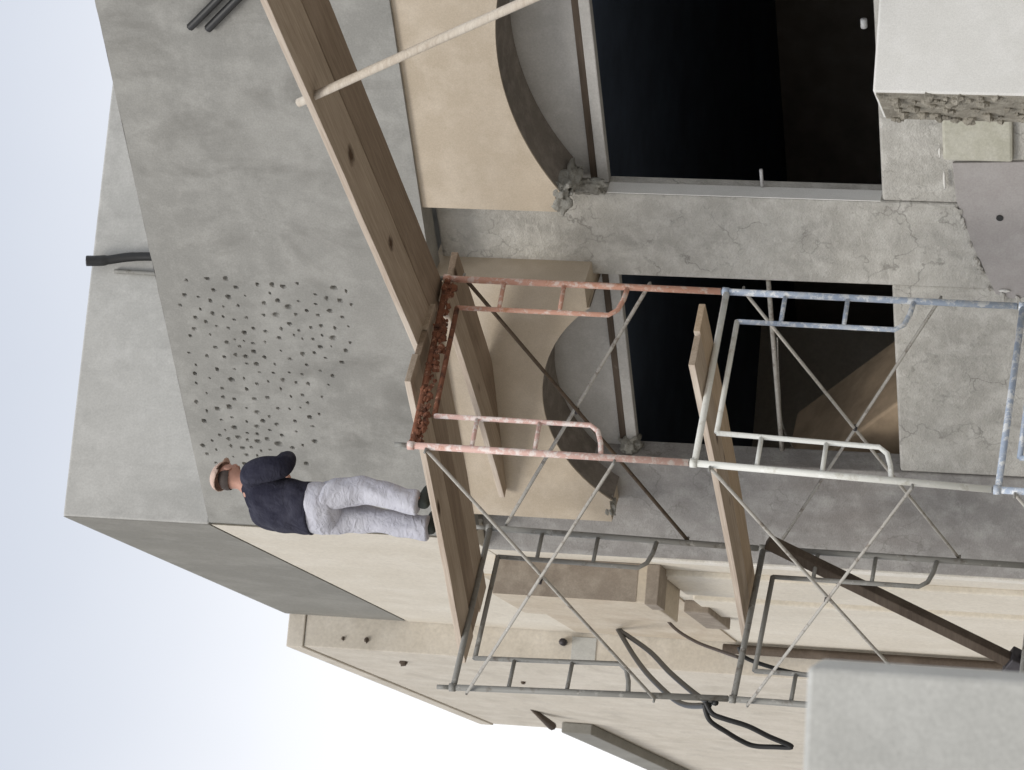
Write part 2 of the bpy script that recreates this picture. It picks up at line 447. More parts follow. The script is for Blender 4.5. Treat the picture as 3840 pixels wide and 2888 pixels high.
# --- roof parapet set back at an angle above it
rp_ = MB().prism([fl(0, 0), fl(0, 5.2), fl(.2, 5.2), fl(.2, .2), fl(5.98, .2), fl(5.98, 0)], 9.378, 10.555)
roof = obj('roof_parapet', rp_, 'roof_concrete', B, bev=.015)
obj('flank_face', MB().prism([fl(.01, -.004), fl(5.98, -.004), fl(5.98, .0), fl(.01, .0)], 9.374, 10.552), 'dark_concrete', roof)
obj('roof_slab', MB().prism([(.12, -.065), (7.2, -.065), (7.2, 8), (-6, 8), fl(5.9, .21), fl(.1, .21)], 9.19, 9.37), 'concrete', B)

# --- front piers, spandrels
PY = .22
obj('pier', MB().prism([(-.04, 0), (.92, 0), (.92, PY), fl(.80, .003)], 0, 7.315), 'pier_left', B, bev=.012)
obj('pier', MB().box(2.59, 3.285, 0, PY, 0, 7.315), 'rough', B, bev=.015)
obj('pier', MB().box(5.75, 7.2, .002, PY, 0, 7.315), 'rough', B, bev=.012)
obj('spandrel', MB().box(.922, 2.588, .012, PY, 0, 4.15), 'rough', B, bev=.02)
obj('spandrel', MB().box(3.287, 5.748, .012, PY, 0, 4.19), 'rough', B, bev=.02)

# --- windows: arched hood in front, grey tympanum set back, lintel, dark opening below
def hood(x0, x1, xa, xb, z_bot, z_top, z_spr, z_apex, parent, nseg=28):
    """cream hood slab with a segmental arch cut out of its underside"""
    xc, hw, rise = (xa + xb) / 2, (xb - xa) / 2, z_apex - z_spr
    R = (hw * hw + rise * rise) / (2 * rise); zc = z_apex - R
    a0 = math.asin(min(1, hw / R))
    arc = [(xc + R * math.sin(-a0 + 2 * a0 * i / nseg), zc + R * math.cos(-a0 + 2 * a0 * i / nseg)) for i in range(nseg + 1)]
    top = [(x0, z_top), (x1, z_top)]
    mb = MB()
    # column strips keep every face convex
    cols = [x0] + [a[0] for a in arc] + [x1]
    lows = [z_bot] + [a[1] for a in arc] + [z_bot]
    cols2, lows2 = [], []
    cols2.append(x0); lows2.append(z_bot); cols2.append(arc[0][0]); lows2.append(z_bot)
    for a in arc: cols2.append(a[0]); lows2.append(a[1])
    cols2.append(arc[-1][0]); lows2.append(z_bot); cols2.append(x1); lows2.append(z_bot)
    y0, y1 = -.27, .155
    V = []
    for x, z in zip(cols2, lows2): V += [(x, y0, z), (x, y0, z_top), (x, y1, z), (x, y1, z_top)]
    F = []
    n = len(cols2)
    for i in range(n - 1):
        a, b = 4 * i, 4 * (i + 1)
        if abs(cols2[i] - cols2[i + 1]) > 1e-5:
            F += [(a, b, b + 1, a + 1), (a + 2, a + 3, b + 3, b + 2), (a + 1, b + 1, b + 3, a + 3)]
        F += [(a, a + 2, b + 2, b)]
    F += [(0, 1, 3, 2), (4 * (n - 1), 4 * (n - 1) + 2, 4 * (n - 1) + 3, 4 * (n - 1) + 1)]
    h = obj('arch_hood', mb.add(V, F), 'cream', parent)
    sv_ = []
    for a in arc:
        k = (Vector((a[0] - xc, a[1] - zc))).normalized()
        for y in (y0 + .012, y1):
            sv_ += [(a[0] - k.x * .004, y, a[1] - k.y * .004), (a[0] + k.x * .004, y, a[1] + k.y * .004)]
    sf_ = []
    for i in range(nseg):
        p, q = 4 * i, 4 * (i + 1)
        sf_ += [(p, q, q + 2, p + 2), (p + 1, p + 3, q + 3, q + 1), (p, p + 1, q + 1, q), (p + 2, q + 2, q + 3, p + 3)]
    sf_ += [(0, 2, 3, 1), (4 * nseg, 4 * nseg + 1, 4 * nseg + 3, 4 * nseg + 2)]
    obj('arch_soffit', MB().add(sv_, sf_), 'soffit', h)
    return h

def window(x0, x1, parent):
    w = obj('window', MB().box(x0 + .003, x1 - .003, .16, .20, 6.215, 7.31), 'tympanum', parent)   # tympanum slab
    obj('lintel_batten', MB().box(x0 + .004, x1 - .004, .135, .199, 6.165, 6.213), 'prop', w)
    obj('lintel', MB().box(x0 + .004, x1 - .004, .12, .199, 6.085, 6.163), 'tympanum', w, bev=.008)
    return w

h2 = hood(.54, 2.70, .74, 2.50, 6.24, 7.36, 6.22, 6.645, B)
h1 = hood(3.31, 6.0, 3.47, 5.62, 6.37, 7.36, 6.33, 6.650, B)
w2 = window(.92, 2.59, B)
obj('window_bar', MB().tube([(.90, .19, 5.03), (2.61, .19, 5.04)], .017, 8), 'brace', w2, True)
w1 = window(3.285, 5.75, B)
obj('reveal_plaster', MB().box(3.285, 3.292, .006, .13, 4.20, 6.08), 'white', w1, bev=.002)
obj('bolt', MB().tube([(4.60, .10, 4.27), (4.66, .10, 4.27)], .022, 8), 'bolt', w1, True)
obj('bolt', MB().tube([(3.30, .12, 5.02), (3.44, .12, 5.02)], .012, 8), 'bolt', w1, True)
# crumbled mortar where the hoods meet the piers
def crumble(cx, cy, cz, n, sx, sz, seed, parent, mat='crust', name='mortar_lump'):
    r_ = random.Random(seed); mb = MB()
    for i in range(n):
        q = r_.uniform(.018, .045)
        mb.blob((cx + r_.uniform(-sx, sx), cy + r_.uniform(-.03, .03), cz + r_.uniform(-sz, sz)), q, q * .8, q, i + seed, .7)
    o = obj(name, mb, mat, parent); o['kind'] = 'stuff'
    return o
def mass(c, r3, seed, parent):
    o = obj('mortar_lump', MB().blob(c, *r3, seed, .9, 26, 18), 'crust', parent, True); return o
mass((3.40, -.235, 6.345), (.10, .055, .075), 5, h1)
mass((3.46, -.10, 6.30), (.06, .16, .06), 7, h1)
mass((.66, -.23, 6.245), (.09, .045, .03), 9, h2)
mass((3.35, -.01, 6.20), (.06, .03, .10), 15, h1)
mass((.97, .12, 6.13), (.06, .08, .07), 21, h2)

# --- room behind
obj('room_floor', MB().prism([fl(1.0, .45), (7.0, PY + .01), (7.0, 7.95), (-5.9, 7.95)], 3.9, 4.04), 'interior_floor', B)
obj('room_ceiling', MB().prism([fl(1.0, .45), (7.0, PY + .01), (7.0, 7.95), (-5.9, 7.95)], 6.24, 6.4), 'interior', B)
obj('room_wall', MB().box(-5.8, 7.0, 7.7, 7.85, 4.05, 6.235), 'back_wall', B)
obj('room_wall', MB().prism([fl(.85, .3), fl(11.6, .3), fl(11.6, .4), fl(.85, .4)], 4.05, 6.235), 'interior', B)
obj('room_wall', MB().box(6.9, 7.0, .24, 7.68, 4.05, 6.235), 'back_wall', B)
# stair flight climbing to the left inside the smaller window
st = MB()
n_st = 7
prof = [(.30, 5.12), (1.16, 4.22), (1.30, 4.05), (.40, 4.05), (.0, 4.5), (.0, 5.12)]
st.slab_xz(prof, .50, 1.40)
stair = obj('stair_flight', st, 'stair', B, bev=.02)
obj('room_wire', MB().tube(spline([(-.1, .8, 4.78), (.45, .9, 5.12), (.9, .95, 5.16), (1.4, .9, 5.14)], 6), .006, 6), 'brace', B, True)

# --- flank
obj('side_wall', MB().prism([fl(.015, 0), fl(6.04, 0), fl(6.04, .2), fl(.30, .2)], 7.318, 9.366), 'cream_wall', B, bev=.008)
obj('side_wall', MB().prism([fl(.465, 0), fl(6.04, 0), fl(6.04, .2), fl(.82, .2)], 0, 7.314), 'cream_wall', B, bev=.008)
obj('corner_bead', MB().prism([fl(.45, -.012), fl(.60, -.012), fl(.60, .01), fl(.45, .01)], 0, 6.06), 'bead', B, bev=.006)
obj('pilaster', MB().prism([fl(1.05, -.05), fl(2.2, -.05), fl(2.2, .01), fl(1.05, .01)], 0, 6.07), 'cream_wall', B, bev=.015)
obj('pilaster', MB().prism([fl(2.55, -.05), fl(3.6, -.05), fl(3.6, .01), fl(2.55, .01)], 0, 6.07), 'cream_wall', B, bev=.015)
obj('downpipe', MB().tube([(*fl(5.95, -.07), 0), (*fl(5.95, -.07), 6.35)], .045, 10), 'prop', B, True)
bal = obj('side_balcony', MB().prism([fl(.80, -.30), fl(2.0, -.30), fl(2.0, .0), fl(.80, .0)], 6.08, 7.33), 'balcony', B, bev=.012)
obj('end_face', MB().prism([fl(.796, -.296), fl(.80, -.296), fl(.80, -.004), fl(.796, -.004)], 6.20, 7.315), 'beige_brown', bal)  # darker plate puts the shade of the balcony end into its colour
obj('lower_trim', MB().prism([fl(.785, -.31), fl(1.12, -.31), fl(1.12, -.002), fl(.785, -.002)], 6.03, 6.13), 'beige_brown', bal, bev=.006)
obj('plaster_band', MB().prism([fl(2.01, -.014), fl(5.9, -.014), fl(5.9, .004), fl(2.01, .004)], 6.22, 7.72), 'balcony', B, bev=.004)
obj('bracket', MB().prism([fl(2.95, -.10), fl(4.1, -.10), fl(4.1, .0), fl(2.95, .0)], 6.0, 6.21), 'beige_brown', B, bev=.01)
wing = obj('rear_wing', MB().prism([fl(6.05, -.295), fl(14.1, -.295), fl(14.1, 3.0), fl(6.05, 3.0)], 0, 10.36), 'wing', B, bev=.01)
obj('coping', MB().prism([fl(6.035, -.31), fl(14.12, -.31), fl(14.12, 3.0), fl(6.035, 3.0)], 10.364, 10.53), 'wing', wing, bev=.01)
for (s_, z_, q) in ((6.9, 9.6, .05), (6.045, 9.75, .028), (6.045, 9.98, .02), (8.2, 8.7, .03), (9.4, 9.35, .03)):
    t_ = -.296 if s_ > 6.1 else -.2
    mb = MB().blob((*fl(s_, t_), z_), q, q, q * .8, s_, .4)
    obj('dark_lump', mb, 'prop', wing)
sp = obj('drain_spout', MB().tube([(*fl(6.05, -.10), 7.86), (*fl(5.90, -.11), 7.84)], .035, 10), 'dark_metal', wing, True)
obj('plaster_patch', MB().prism([fl(6.04, -.27), fl(6.05, -.27), fl(6.05, -.04), fl(6.04, -.04)], 7.55, 7.78), 'near_wall', wing, bev=.003)
low = obj('rear_outbuilding', MB().prism([fl(14.13, -.295), fl(24, -.295), fl(24, 3.0), fl(14.13, 3.0)], 0, 9.25), 'wing', B, bev=.01)
obj('coping', MB().prism([fl(13.0, -.42), fl(24, -.42), fl(24, -.30), fl(13.0, -.30)], 8.95, 9.30), 'dark_concrete', low, bev=.01)
obj('overflow_pipe', MB().tube([(*fl(11.6, -.28), 9.36), (*fl(12.4, -.40), 9.28)], [.02, .05], 8), 'prop', wing, True)

# --- patches of different render low on the front
pk = obj('plaster_patch', MB().slab_xz([(3.63, 3.71), (3.33, 3.69), (2.95, 3.585), (2.56, 3.44), (2.50, 3.22), (2.46, 2.4), (3.7, 2.4)], -.014, .008), 'pink', B, bev=.004)
pk['label'] = 'pinkish grey plaster patch with slanting upper edge'
obj('hole_plug', MB().tube([(3.20, -.020, 3.405), (3.20, -.002, 3.405)], .024, 12), 'black', pk)  # black plug painted for the dark inside of a hole
obj('block', MB().box(3.66, 4.03, -.035, .005, 3.31, 3.77), 'block', B, bev=.02)
rs = random.Random(11)
sm = MB()
edge = [(3.33, 3.70), (2.95, 3.595), (2.56, 3.45), (2.50, 3.22)]
for i in range(16):
    t = rs.random() * 2.999; a, b = edge[int(t)], edge[int(t) + 1]; t -= int(t)
    sm.blob((a[0] + (b[0] - a[0]) * t, -.018, a[1] + (b[1] - a[1]) * t + rs.uniform(0, .03)), rs.uniform(.02, .05), .012, rs.uniform(.012, .03), i, .7)
obj('smear_ridge', sm, 'rough', pk)['kind'] = 'stuff'
for (x, z, rx_, rz_) in ((3.50, 3.765, .075, .010), (3.72, 3.79, .04, .009), (2.60, 3.38, .012, .04)):
    obj('plaster_smear', MB().blob((x, -.022, z), rx_, .012, rz_, x, .4, 10, 8), 'smear', B, True)
# --- white balcony wall standing out on the right
d_ = Vector((math.cos(.85), math.sin(.85), 0)); nrm = Vector((-d_.y, d_.x, 0))
A = Vector((4.825, -1.0, 0))
def wp(a, b): q = A + d_ * a + nrm * b; return (q.x, q.y)
wb = obj('balcony_wall', MB().prism([wp(0, 0), wp(1.30, 0), wp(1.30, .62), wp(0, .62)], 0, 4.07), 'white', B, bev=.015)
obj('broken_edge', MB().prism([wp(-.004, .012), wp(0, .012), wp(0, .615), wp(-.004, .615)], 0, 4.05), 'edge', wb)
re_ = random.Random(2); eb = MB()
for i in range(70):
    q = re_.uniform(.015, .04)
    eb.blob((*wp(-.008, re_.uniform(.02, .6)), re_.uniform(2.9, 4.04)), q, q, q, i, .7, 6, 5)
obj('mortar_lump', eb, 'edge', wb)['kind'] = 'stuff'

# ---------------------------------------------------------------- boundary wall close to the camera
nb = Vector((10.24, -11.82, 0)); nd = Vector((-.785, -.62, 0)); nn = Vector((-.62, .785, 0))
def nw(a, b): q = nb + nd * a + nn * b; return (q.x, q.y)
bwall = thing('boundary_wall', 'pale grey rendered wall end in front of the scaffold feet', 'wall', (nb.x, nb.y, 0))
obj('wall_body', MB().prism([nw(0, 0), nw(3.2, 0), nw(3.2, .24), nw(0, .24)], 0, 2.69), 'near_wall', bwall, bev=.014)

# ---------------------------------------------------------------- scaffold
J = {  # leg joints: row (N near end, F far end), leg (1 inner, 2 outer), level
 'N1': [(3.231, -.968, 7.017), (3.220, -.977, 5.126), (3.204, -.989, 3.196), (3.19, -1.0, 1.30), (3.18, -1.0, .0)],
 'N2': [(3.032, -2.483, 6.929), (3.017, -2.494, 5.101), (2.963, -2.536, 3.217), (2.95, -2.54, 1.30), (2.94, -2.54, .0)],
 'F1': [(.802, -.711, 7.062), (.773, -.734, 5.067), (.765, -.745, 3.16), (.76, -.75, 1.28), (.755, -.75, .0)],
 'F2': [(.633, -2.201, 7.017), (.675, -2.168, 5.062), (.665, -2.18, 3.16), (.66, -2.19, 1.28), (.655, -2.19, .0)],
}
# the next tower, just outside the picture, carries the far ends of the long boards
J['T1'] = [(8.85, -3.05, 7.03), (8.85, -3.06, 5.13), (8.84, -3.07, 3.2), (8.84, -3.08, 1.3), (8.84, -3.08, 0)]
J['T2'] = [(8.60, -4.75, 7.00), (8.60, -4.76, 5.10), (8.59, -4.77, 3.2), (8.59, -4.78, 1.3), (8.59, -4.78, 0)]

def frame(row, lv, label, leg_mats, bar_mat, rungs=True):
    a0, a1, b0, b1 = Vector(J[row + '1'][lv]), Vector(J[row + '1'][lv + 1]), Vector(J[row + '2'][lv]), Vector(J[row + '2'][lv + 1])
    t = thing('scaffold_frame', label, 'scaffold frame', tuple((a1 + b1) / 2), 'scaffold frames of the towers')
    R = .0225
    H = (a0 - a1).length
    for (p0, p1, q0, q1, lm) in ((a0, a1, b0, b1, leg_mats[0]), (b0, b1, a0, a1, leg_mats[1])):
        leg = obj('leg', MB().tube([p1 + (p0 - p1) * .004, p0 - (p0 - p1) * .002], R, 12), lm, t, True)
        ax = (p0 - p1).normalized()
        obj('coupling_collar', MB().tube([p0 - ax * .045, p0 - ax * .003], R + .007, 12), lm, leg, True)
        obj('coupling_pin', MB().tube([p0 - ax * .002, p0 + ax * .085], R * .72, 10), 'grey_tube', leg, True)
        if not rungs: continue
        inw = (q0 - p0).normalized() * .27
        zt, zb = .135, 1.16
        i0, i1 = p0 + inw - ax * zt, p0 + inw - ax * zb
        path = [i0, i1] + [Vector(x) for x in (i1 - inw * .18 - ax * .055, i1 - inw * .55 - ax * .085, p0 - ax * (zb + .10))]
        obj('inner_post', MB().tube(path, .017, 10), lm, t, True)
        for z in (.42, .83):
            o_ = p0 - ax * z
            obj('rung', MB().tube([o_ + (q0 - p0).normalized() * R, o_ + inw], .015, 8), lm, t, True)
    hd = (b0 - a0)
    dn = Vector((0, 0, -1))
    obj('header', MB().tube([a0 + dn * .03, b0 + dn * .03], .022, 12), bar_mat, t, True)
    if rungs:
        u_ = hd.normalized() * .27
        obj('arch_bar', MB().tube([a0 + u_ + dn * .135, b0 - u_ + dn * .135], .018, 10), bar_mat, t, True)
    return t

fr_top = frame('N', 0, 'rusty salmon orange scaffold frame beneath the long overhanging boards', ('orange', 'pink_orange'), 'rust')
frame('N', 1, 'scaffold frame with one pale blue leg and one plaster whitened leg', ('blue', 'cream_paint'), 'cream_paint')
frame('N', 2, 'blue scaffold frame stacked under the blue and white one', ('blue', 'blue'), 'blue')
frame('F', 0, 'dull grey scaffold frame beside the cream flank wall, upper of its stack', ('grey_tube', 'grey_tube'), 'grey_tube')
frame('F', 1, 'dull grey scaffold frame beside the timber prop, under the upper grey frame', ('grey_tube', 'grey_tube'), 'grey_tube')
frame('F', 2, 'dull grey scaffold frame low behind the boundary wall', ('grey_tube', 'grey_tube'), 'grey_tube')
frame('N', 3, 'short base frame standing on the ground under the blue frames', ('blue', 'blue'), 'blue', False)
frame('F', 3, 'short base frame standing on the ground under the grey frames', ('grey_tube', 'grey_tube'), 'grey_tube', False)
for lv, nm in enumerate(('upper frame of the third scaffold stack holding the long boards', 'second frame of the third scaffold stack holding the long boards',
                         'third frame of the third scaffold stack holding the long boards', 'base frame of the third scaffold stack holding the long boards')):
    frame('T', lv, nm, ('grey_tube', 'grey_tube'), 'grey_tube', lv < 3)

# rust crust caked on the top header
cr = MB(); rc = random.Random(4)
a, b = Vector(J['N1'][0]), Vector(J['N2'][0])
for i in range(130):
    t = .02 + .96 * rc.random()
    q = a.lerp(b, t) + Vector((rc.uniform(-.02, .02), rc.uniform(-.01, .01), -.045 + rc.uniform(-.045, .022)))
    k = rc.uniform(.010, .027)
    cr.blob(tuple(q), k, k * 1.2, k * .9, i, .8, 7, 5)
obj('rust_crust', cr, 'rust', fr_top)['kind'] = 'stuff'

def brace_pair(la, lb, lv, mats, label, rr=.0115):
    """one scissor brace: two flattened tubes pinned at the middle"""
    a0, a1, b0, b1 = [Vector(J[k][lv + d]) for k, d in ((la, 0), (la, 1), (lb, 0), (lb, 1))]
    A0, A1 = a0.lerp(a1, .07), a0.lerp(a1, .74)
    B0, B1 = b0.lerp(b1, .07), b0.lerp(b1, .74)
    out = Vector((0, -.028, 0)) if la[1] == '2' else Vector((0, .028, 0))
    t = thing('cross_brace', label, 'brace', tuple(B1), 'scissor braces between the scaffold stacks')
    obj('brace_tube', MB().tube([A0 + out, B1 + out], rr, 8), mats[0], t, True)
    o2 = out * 1.75
    obj('brace_tube', MB().tube([A1 + o2, B0 + o2], rr, 8), mats[1], t, True)
    c = (A0 + B1 + A1 + B0) / 4
    obj('pivot_bolt', MB().tube([c + out * .6, c + out * 2.2], .014, 8), 'dark_metal', t, True)
    for q in (A0, B1, A1, B0):
        obj('stud', MB().tube([q + out * .4, q + out * 2.2], .009, 8), 'grey_tube', t, True)
brace_pair('N1', 'F1', 0, ('brace_dark', 'brace'), 'scissor brace with one dark rusty tube across the arched hood', .0135)
brace_pair('N2', 'F2', 0, ('brace', 'brace'), 'thin dusty scissor brace on the street side below the standing man')
brace_pair('N1', 'F1', 1, ('brace', 'brace'), 'thin dusty scissor brace across the dark window opening')
brace_pair('N2', 'F2', 1, ('brace', 'brace'), 'thin dusty scissor brace crossing in front of the cream pilasters')
brace_pair('N1', 'F1', 2, ('brace', 'brace'), 'low scissor brace on the house side of the blue frame')
brace_pair('N2', 'F2', 2, ('brace', 'brace'), 'low scissor brace on the street side of the blue frame')

# ---------------------------------------------------------------- boards
def plank(p0, p1, w, th, mat, label, seed=0, group='scaffold boards', edge=True):
    """p0, p1: the two ends of the street-side bottom edge; the board lies to its house side"""
    p0, p1 = Vector(p0), Vector(p1)
    L = (p1 - p0).length; ax = (p1 - p0).normalized()
    sd_ = Vector((0, 0, 1)).cross(ax)
    if sd_.y < 0: sd_ = -sd_
    up = ax.cross(sd_); up = up if up.z > 0 else -up
    n = 14; r_ = random.Random(seed); V, F = [], []
    for i in range(n + 1):
        t = i / n
        sag = .012 * math.sin(math.pi * t) * -1
        e0, e1 = r_.uniform(-.004, .004), r_.uniform(-.004, .004)
        tw = .004 * math.sin(seed + 3 * t)
        for (yy, zz) in ((e0, 0), (w + e1, tw), (w + e1, th + tw), (e0, th)):
            V.append((L * t, yy, zz + sag))
    for i in range(n):
        a_, b_ = 4 * i, 4 * (i + 1)
        for j in range(4): F.append((a_ + j, a_ + (j + 1) % 4, b_ + (j + 1) % 4, b_ + j))
    F += [(0, 1, 2, 3), (4 * n, 4 * n + 3, 4 * n + 2, 4 * n + 1)]
    o = obj('plank', MB().add(V, F), mat, bev=.004)
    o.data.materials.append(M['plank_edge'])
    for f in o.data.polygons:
        if edge and f.normal.y < -.8: f.material_index = 1  # only street-side edges get the painted-in light
    rot = Matrix((ax, sd_, up)).transposed().to_4x4()
    o.matrix_world = Matrix.Translation(p0) @ rot
    return tag(o, label, 'plank', group)
Zt = 7.02
# two long boards coming in from the right
plank((3.02, -1.585, Zt + .012), (8.97, -4.264, Zt + .012), .352, .042, 'plank_knotty', 'long tan board with knots on the street side, overhanging the rusty frame', 1)
plank((2.98, -1.185, Zt + .012), (9.02, -3.895, Zt + .008), .30, .045, 'plank_dark', 'long dark brown board beside the tan one, over the rusty frame', 2, edge=False)  # darker wood tone paints in the weaker sky light under this board
# two boards towards the wall
plank((.78, -.345, 7.005), (3.19, -1.155, 6.973), .21, .042, 'plank_light', 'tan board slanting from the rusty frame to the arched hood', 3)
plank((.85, -.14 - .02, 7.008), (3.17, -.922, 6.976), .25, .045, 'plank_dark', 'dark board slanting to the arched hood, closest to the wall', 4)
# platform the man stands on
plank((.42, -1.735, 7.03), (3.21, -2.055, 6.987), .255, .042, 'plank_light', 'outermost board under the feet of the man', 5)
plank((.45, -1.47, 7.035), (3.20, -1.79, 6.991), .25, .042, 'plank_dark', 'middle board of the three under the standing man', 6, edge=False)
plank((.43, -1.21, 7.04), (3.23, -1.526, 6.999), .245, .042, 'plank_light', 'innermost board of the three under the standing man', 7, edge=False)
# lower lift
plank((.40, -1.29, 5.085), (3.42, -2.02, 5.118), .235, .042, 'plank_light', 'lower board crossing the dark window, street side of its pair', 8)
plank((.42, -1.045, 5.087), (3.50, -1.775, 5.12), .23, .042, 'plank_pale', 'lower pale board with its end jutting in front of the window', 9)

# ---------------------------------------------------------------- leaning pole
top = Vector((5.80, -2.62, 7.20)); thru = Vector((6.70, -3.02, 5.635))
dr = (top - Vector((5.842, -2.76, 7.12)))
p_top = Vector((5.835, -2.80, 7.135)); p_low = Vector((6.715, -3.045, 5.625))
ax = (p_low - p_top).normalized(); k = p_top.z / -ax.z
pole_foot = p_top + ax * k
tag(obj('pole', MB().tube([p_top + (pole_foot - p_top) * i / 8 + Vector((.006 * math.sin(i * 1.7), .006 * math.cos(i * 2.1), 0)) for i in range(9)], [.026 + .001 * i for i in range(9)], 12), 'pole', smooth=True, origin=tuple(pole_foot)),
    'pale stripped wooden pole leaning against the long tan board', 'pole')

# ---------------------------------------------------------------- timber prop with clamp
pa, pb = Vector((.945, -.85, 4.98)), Vector((-.057, -.85, 3.277))
ax = (pb - pa).normalized(); foot = pa + ax * (pa.z / -ax.z)
sd_ = Vector((0, 1, 0)); up = ax.cross(sd_)
pr = MB(); w = .042
V = [q + sd_ * sy * w + up * sz * w for q in (pa, foot) for sy, sz in ((-1, -1), (1, -1), (1, 1), (-1, 1))]
pr.add(V, [(0, 1, 2, 3), (4, 7, 6, 5)] + [(j, 4 + j, 4 + (j + 1) % 4, (j + 1) % 4) for j in range(4)])
prop = tag(obj('timber_prop', pr, 'prop', bev=.008, origin=(foot.x, foot.y, 0)), 'dark square timber prop leaning diagonally against the grey scaffold frame', 'prop')
cl = thing('clamp', 'dark steel clamp gripping the lower part of the timber prop', 'clamp', tuple(pb))
cb = MB(); V = [pb + ax * s_ + sd_ * sy * .075 + up * sz * .075 for s_ in (-.05, .09) for sy, sz in ((-1, -1), (1, -1), (1, 1), (-1, 1))]
cb.add(V, [(0, 1, 2, 3), (4, 7, 6, 5)] + [(j, 4 + j, 4 + (j + 1) % 4, (j + 1) % 4) for j in range(4)])
obj('jaw', cb, 'dark_metal', cl, bev=.01)
obj('bolt', MB().tube([pb + up * .06 + ax * .02, pb + up * .20 + ax * .02], .02, 8), 'dark_metal', cl, True)
obj('handle', MB().tube([pb - up * .07 + ax * .04, pb - up * .20 + ax * .10], .024, 8), 'dark_metal', cl, True)

# ---------------------------------------------------------------- cables and hoses
def cable(name, pts, r, mat, label, cat='cable', n=8, group=None):
    return tag(obj(name, MB().tube(spline(pts, n), r, 8), mat, smooth=True, origin=tuple(pts[-1])), label, cat, group)
W_, E_ = (-3.832, 3.238, 7.24), (.645, -2.215, 5.195)
cable('power_cable', [W_, (-2.795, 1.806, 6.735), (-1.703, .417, 6.24), (-.594, -.951, 5.70), E_], .022, 'black',
      'black cable from the cream flank wall to the grey leg, upper of the pair', group='cables from the flank wall')
cable('power_cable', [W_, (-2.75, 1.85, 6.62), (-1.66, .46, 6.10), (-.56, -.91, 5.56), (.66, -2.20, 5.15)], .022, 'black',
      'black cable from the cream flank wall to the grey leg, lower of the pair', group='cables from the flank wall')
cable('hose_loop', [(.65, -2.205, 5.23), (.545, -2.255, 5.19), (.45, -2.26, 5.08), (.369, -2.25, 4.99), (.327, -2.25, 4.90), (.330, -2.25, 4.76), (.345, -2.25, 4.642),
                    (.43, -2.255, 4.79), (.52, -2.26, 4.93), (.572, -2.26, 5.08), (.60, -2.245, 5.17), (.66, -2.20, 5.22)], .018, 'black',
      'black rubber loop hanging from the grey scaffold leg', 'hose')
cable('drop_cable', [(-2.061, 1.72, 6.465), (-1.462, .809, 6.143), (-.814, -.046, 5.765), (-.128, -.866, 5.373), (.60, -1.68, 5.075)], .013, 'brown_cable',
      'single brown cable sagging from the flank wall to the lower grey header')
cable('rubber_strap', [(.70, -1.68, 5.07), (.64, -1.72, 5.02), (.593, -1.742, 4.861), (.55, -1.735, 4.73), (.525, -1.726, 4.627)], .015, 'black',
      'short black rubber strap hanging below the lower grey header', 'strap')
def p1(t, out, z): q = C + PD * t - S * out; return (q.x, q.y, z)
cable('hose', [p1(2.04, .05, 9.38), p1(2.05, .055, 9.9), p1(2.04, .06, 10.2), p1(2.0, .075, 10.42), p1(1.985, .10, 10.56)], [.032] * 8 + [.034] * 8 + [.036] * 8 + [.042] * 9, 'black',
      'black hose standing up against the roof parapet', 'hose')
cable('grey_conduit', [p1(1.90, .02, 9.38), p1(1.92, .02, 9.9), p1(1.93, .02, 10.35)], .018, 'grey_tube', 'thin grey conduit beside the black hose on the roof parapet', 'conduit')
cable('conduit_stub', [(4.763, -.325, 8.726), (4.874, -.335, 8.610), (5.25, -.34, 8.22)], .028, 'black', 'black conduit end on the smooth cement wall, upper of two', 'conduit', group='conduits on the cement wall')
cable('conduit_stub', [(4.755, -.325, 8.600), (4.874, -.335, 8.480), (5.25, -.34, 8.09)], .03, 'black', 'black conduit end on the smooth cement wall, lower of two', 'conduit', group='conduits on the cement wall')

# ---------------------------------------------------------------- the man
def skinned(name, verts, edges, mat, parent, sub=2, extra=None):
    """verts: (x, y, z, rx[, ry]); grown with Skin + Subdivision, stored as a plain mesh"""
    me = bpy.data.meshes.new(name + '_skeleton')
    me.from_pydata([v[:3] for v in verts], edges, [])
    o = bpy.data.objects.new(name + '_skeleton', me); COL.objects.link(o)
    m = o.modifiers.new('skin', 'SKIN'); m.use_smooth_shade = True; m.branch_smoothing = .6
    for i, v in enumerate(verts):
        sv = me.skin_vertices[0].data[i]
        sv.radius = (v[3], v[4] if len(v) > 4 else v[3]); sv.use_root = (i == 0)
    s = o.modifiers.new('sub', 'SUBSURF'); s.levels = sub; s.render_levels = sub
    dg = bpy.context.evaluated_depsgraph_get()
    out = bpy.data.meshes.new_from_object(o.evaluated_get(dg))
    bpy.data.objects.remove(o); bpy.data.meshes.remove(me)
    if extra:
        bm = bmesh.new(); bm.from_mesh(out)
        for (c, r3, rot) in extra:
            mtx = Matrix.Translation(c) @ Matrix.Rotation(rot, 4, 'Z') @ Matrix.Diagonal((*r3, 1))
            bmesh.ops.create_uvsphere(bm, u_segments=14, v_segments=10, radius=1, matrix=mtx)
        bm.to_mesh(out); bm.free()
    out.name = name
    for f in out.polygons: f.use_smooth = True
    out.materials.clear(); out.materials.append(M[mat])
    q = bpy.data.objects.new(name, out); COL.objects.link(q); q.parent = parent
    return q

man = thing('person', 'person in navy shirt and pale grey trousers standing on the boards, back turned', 'person', (1.90, -1.83, 7.052))
man.rotation_euler.z = math.radians(-4)
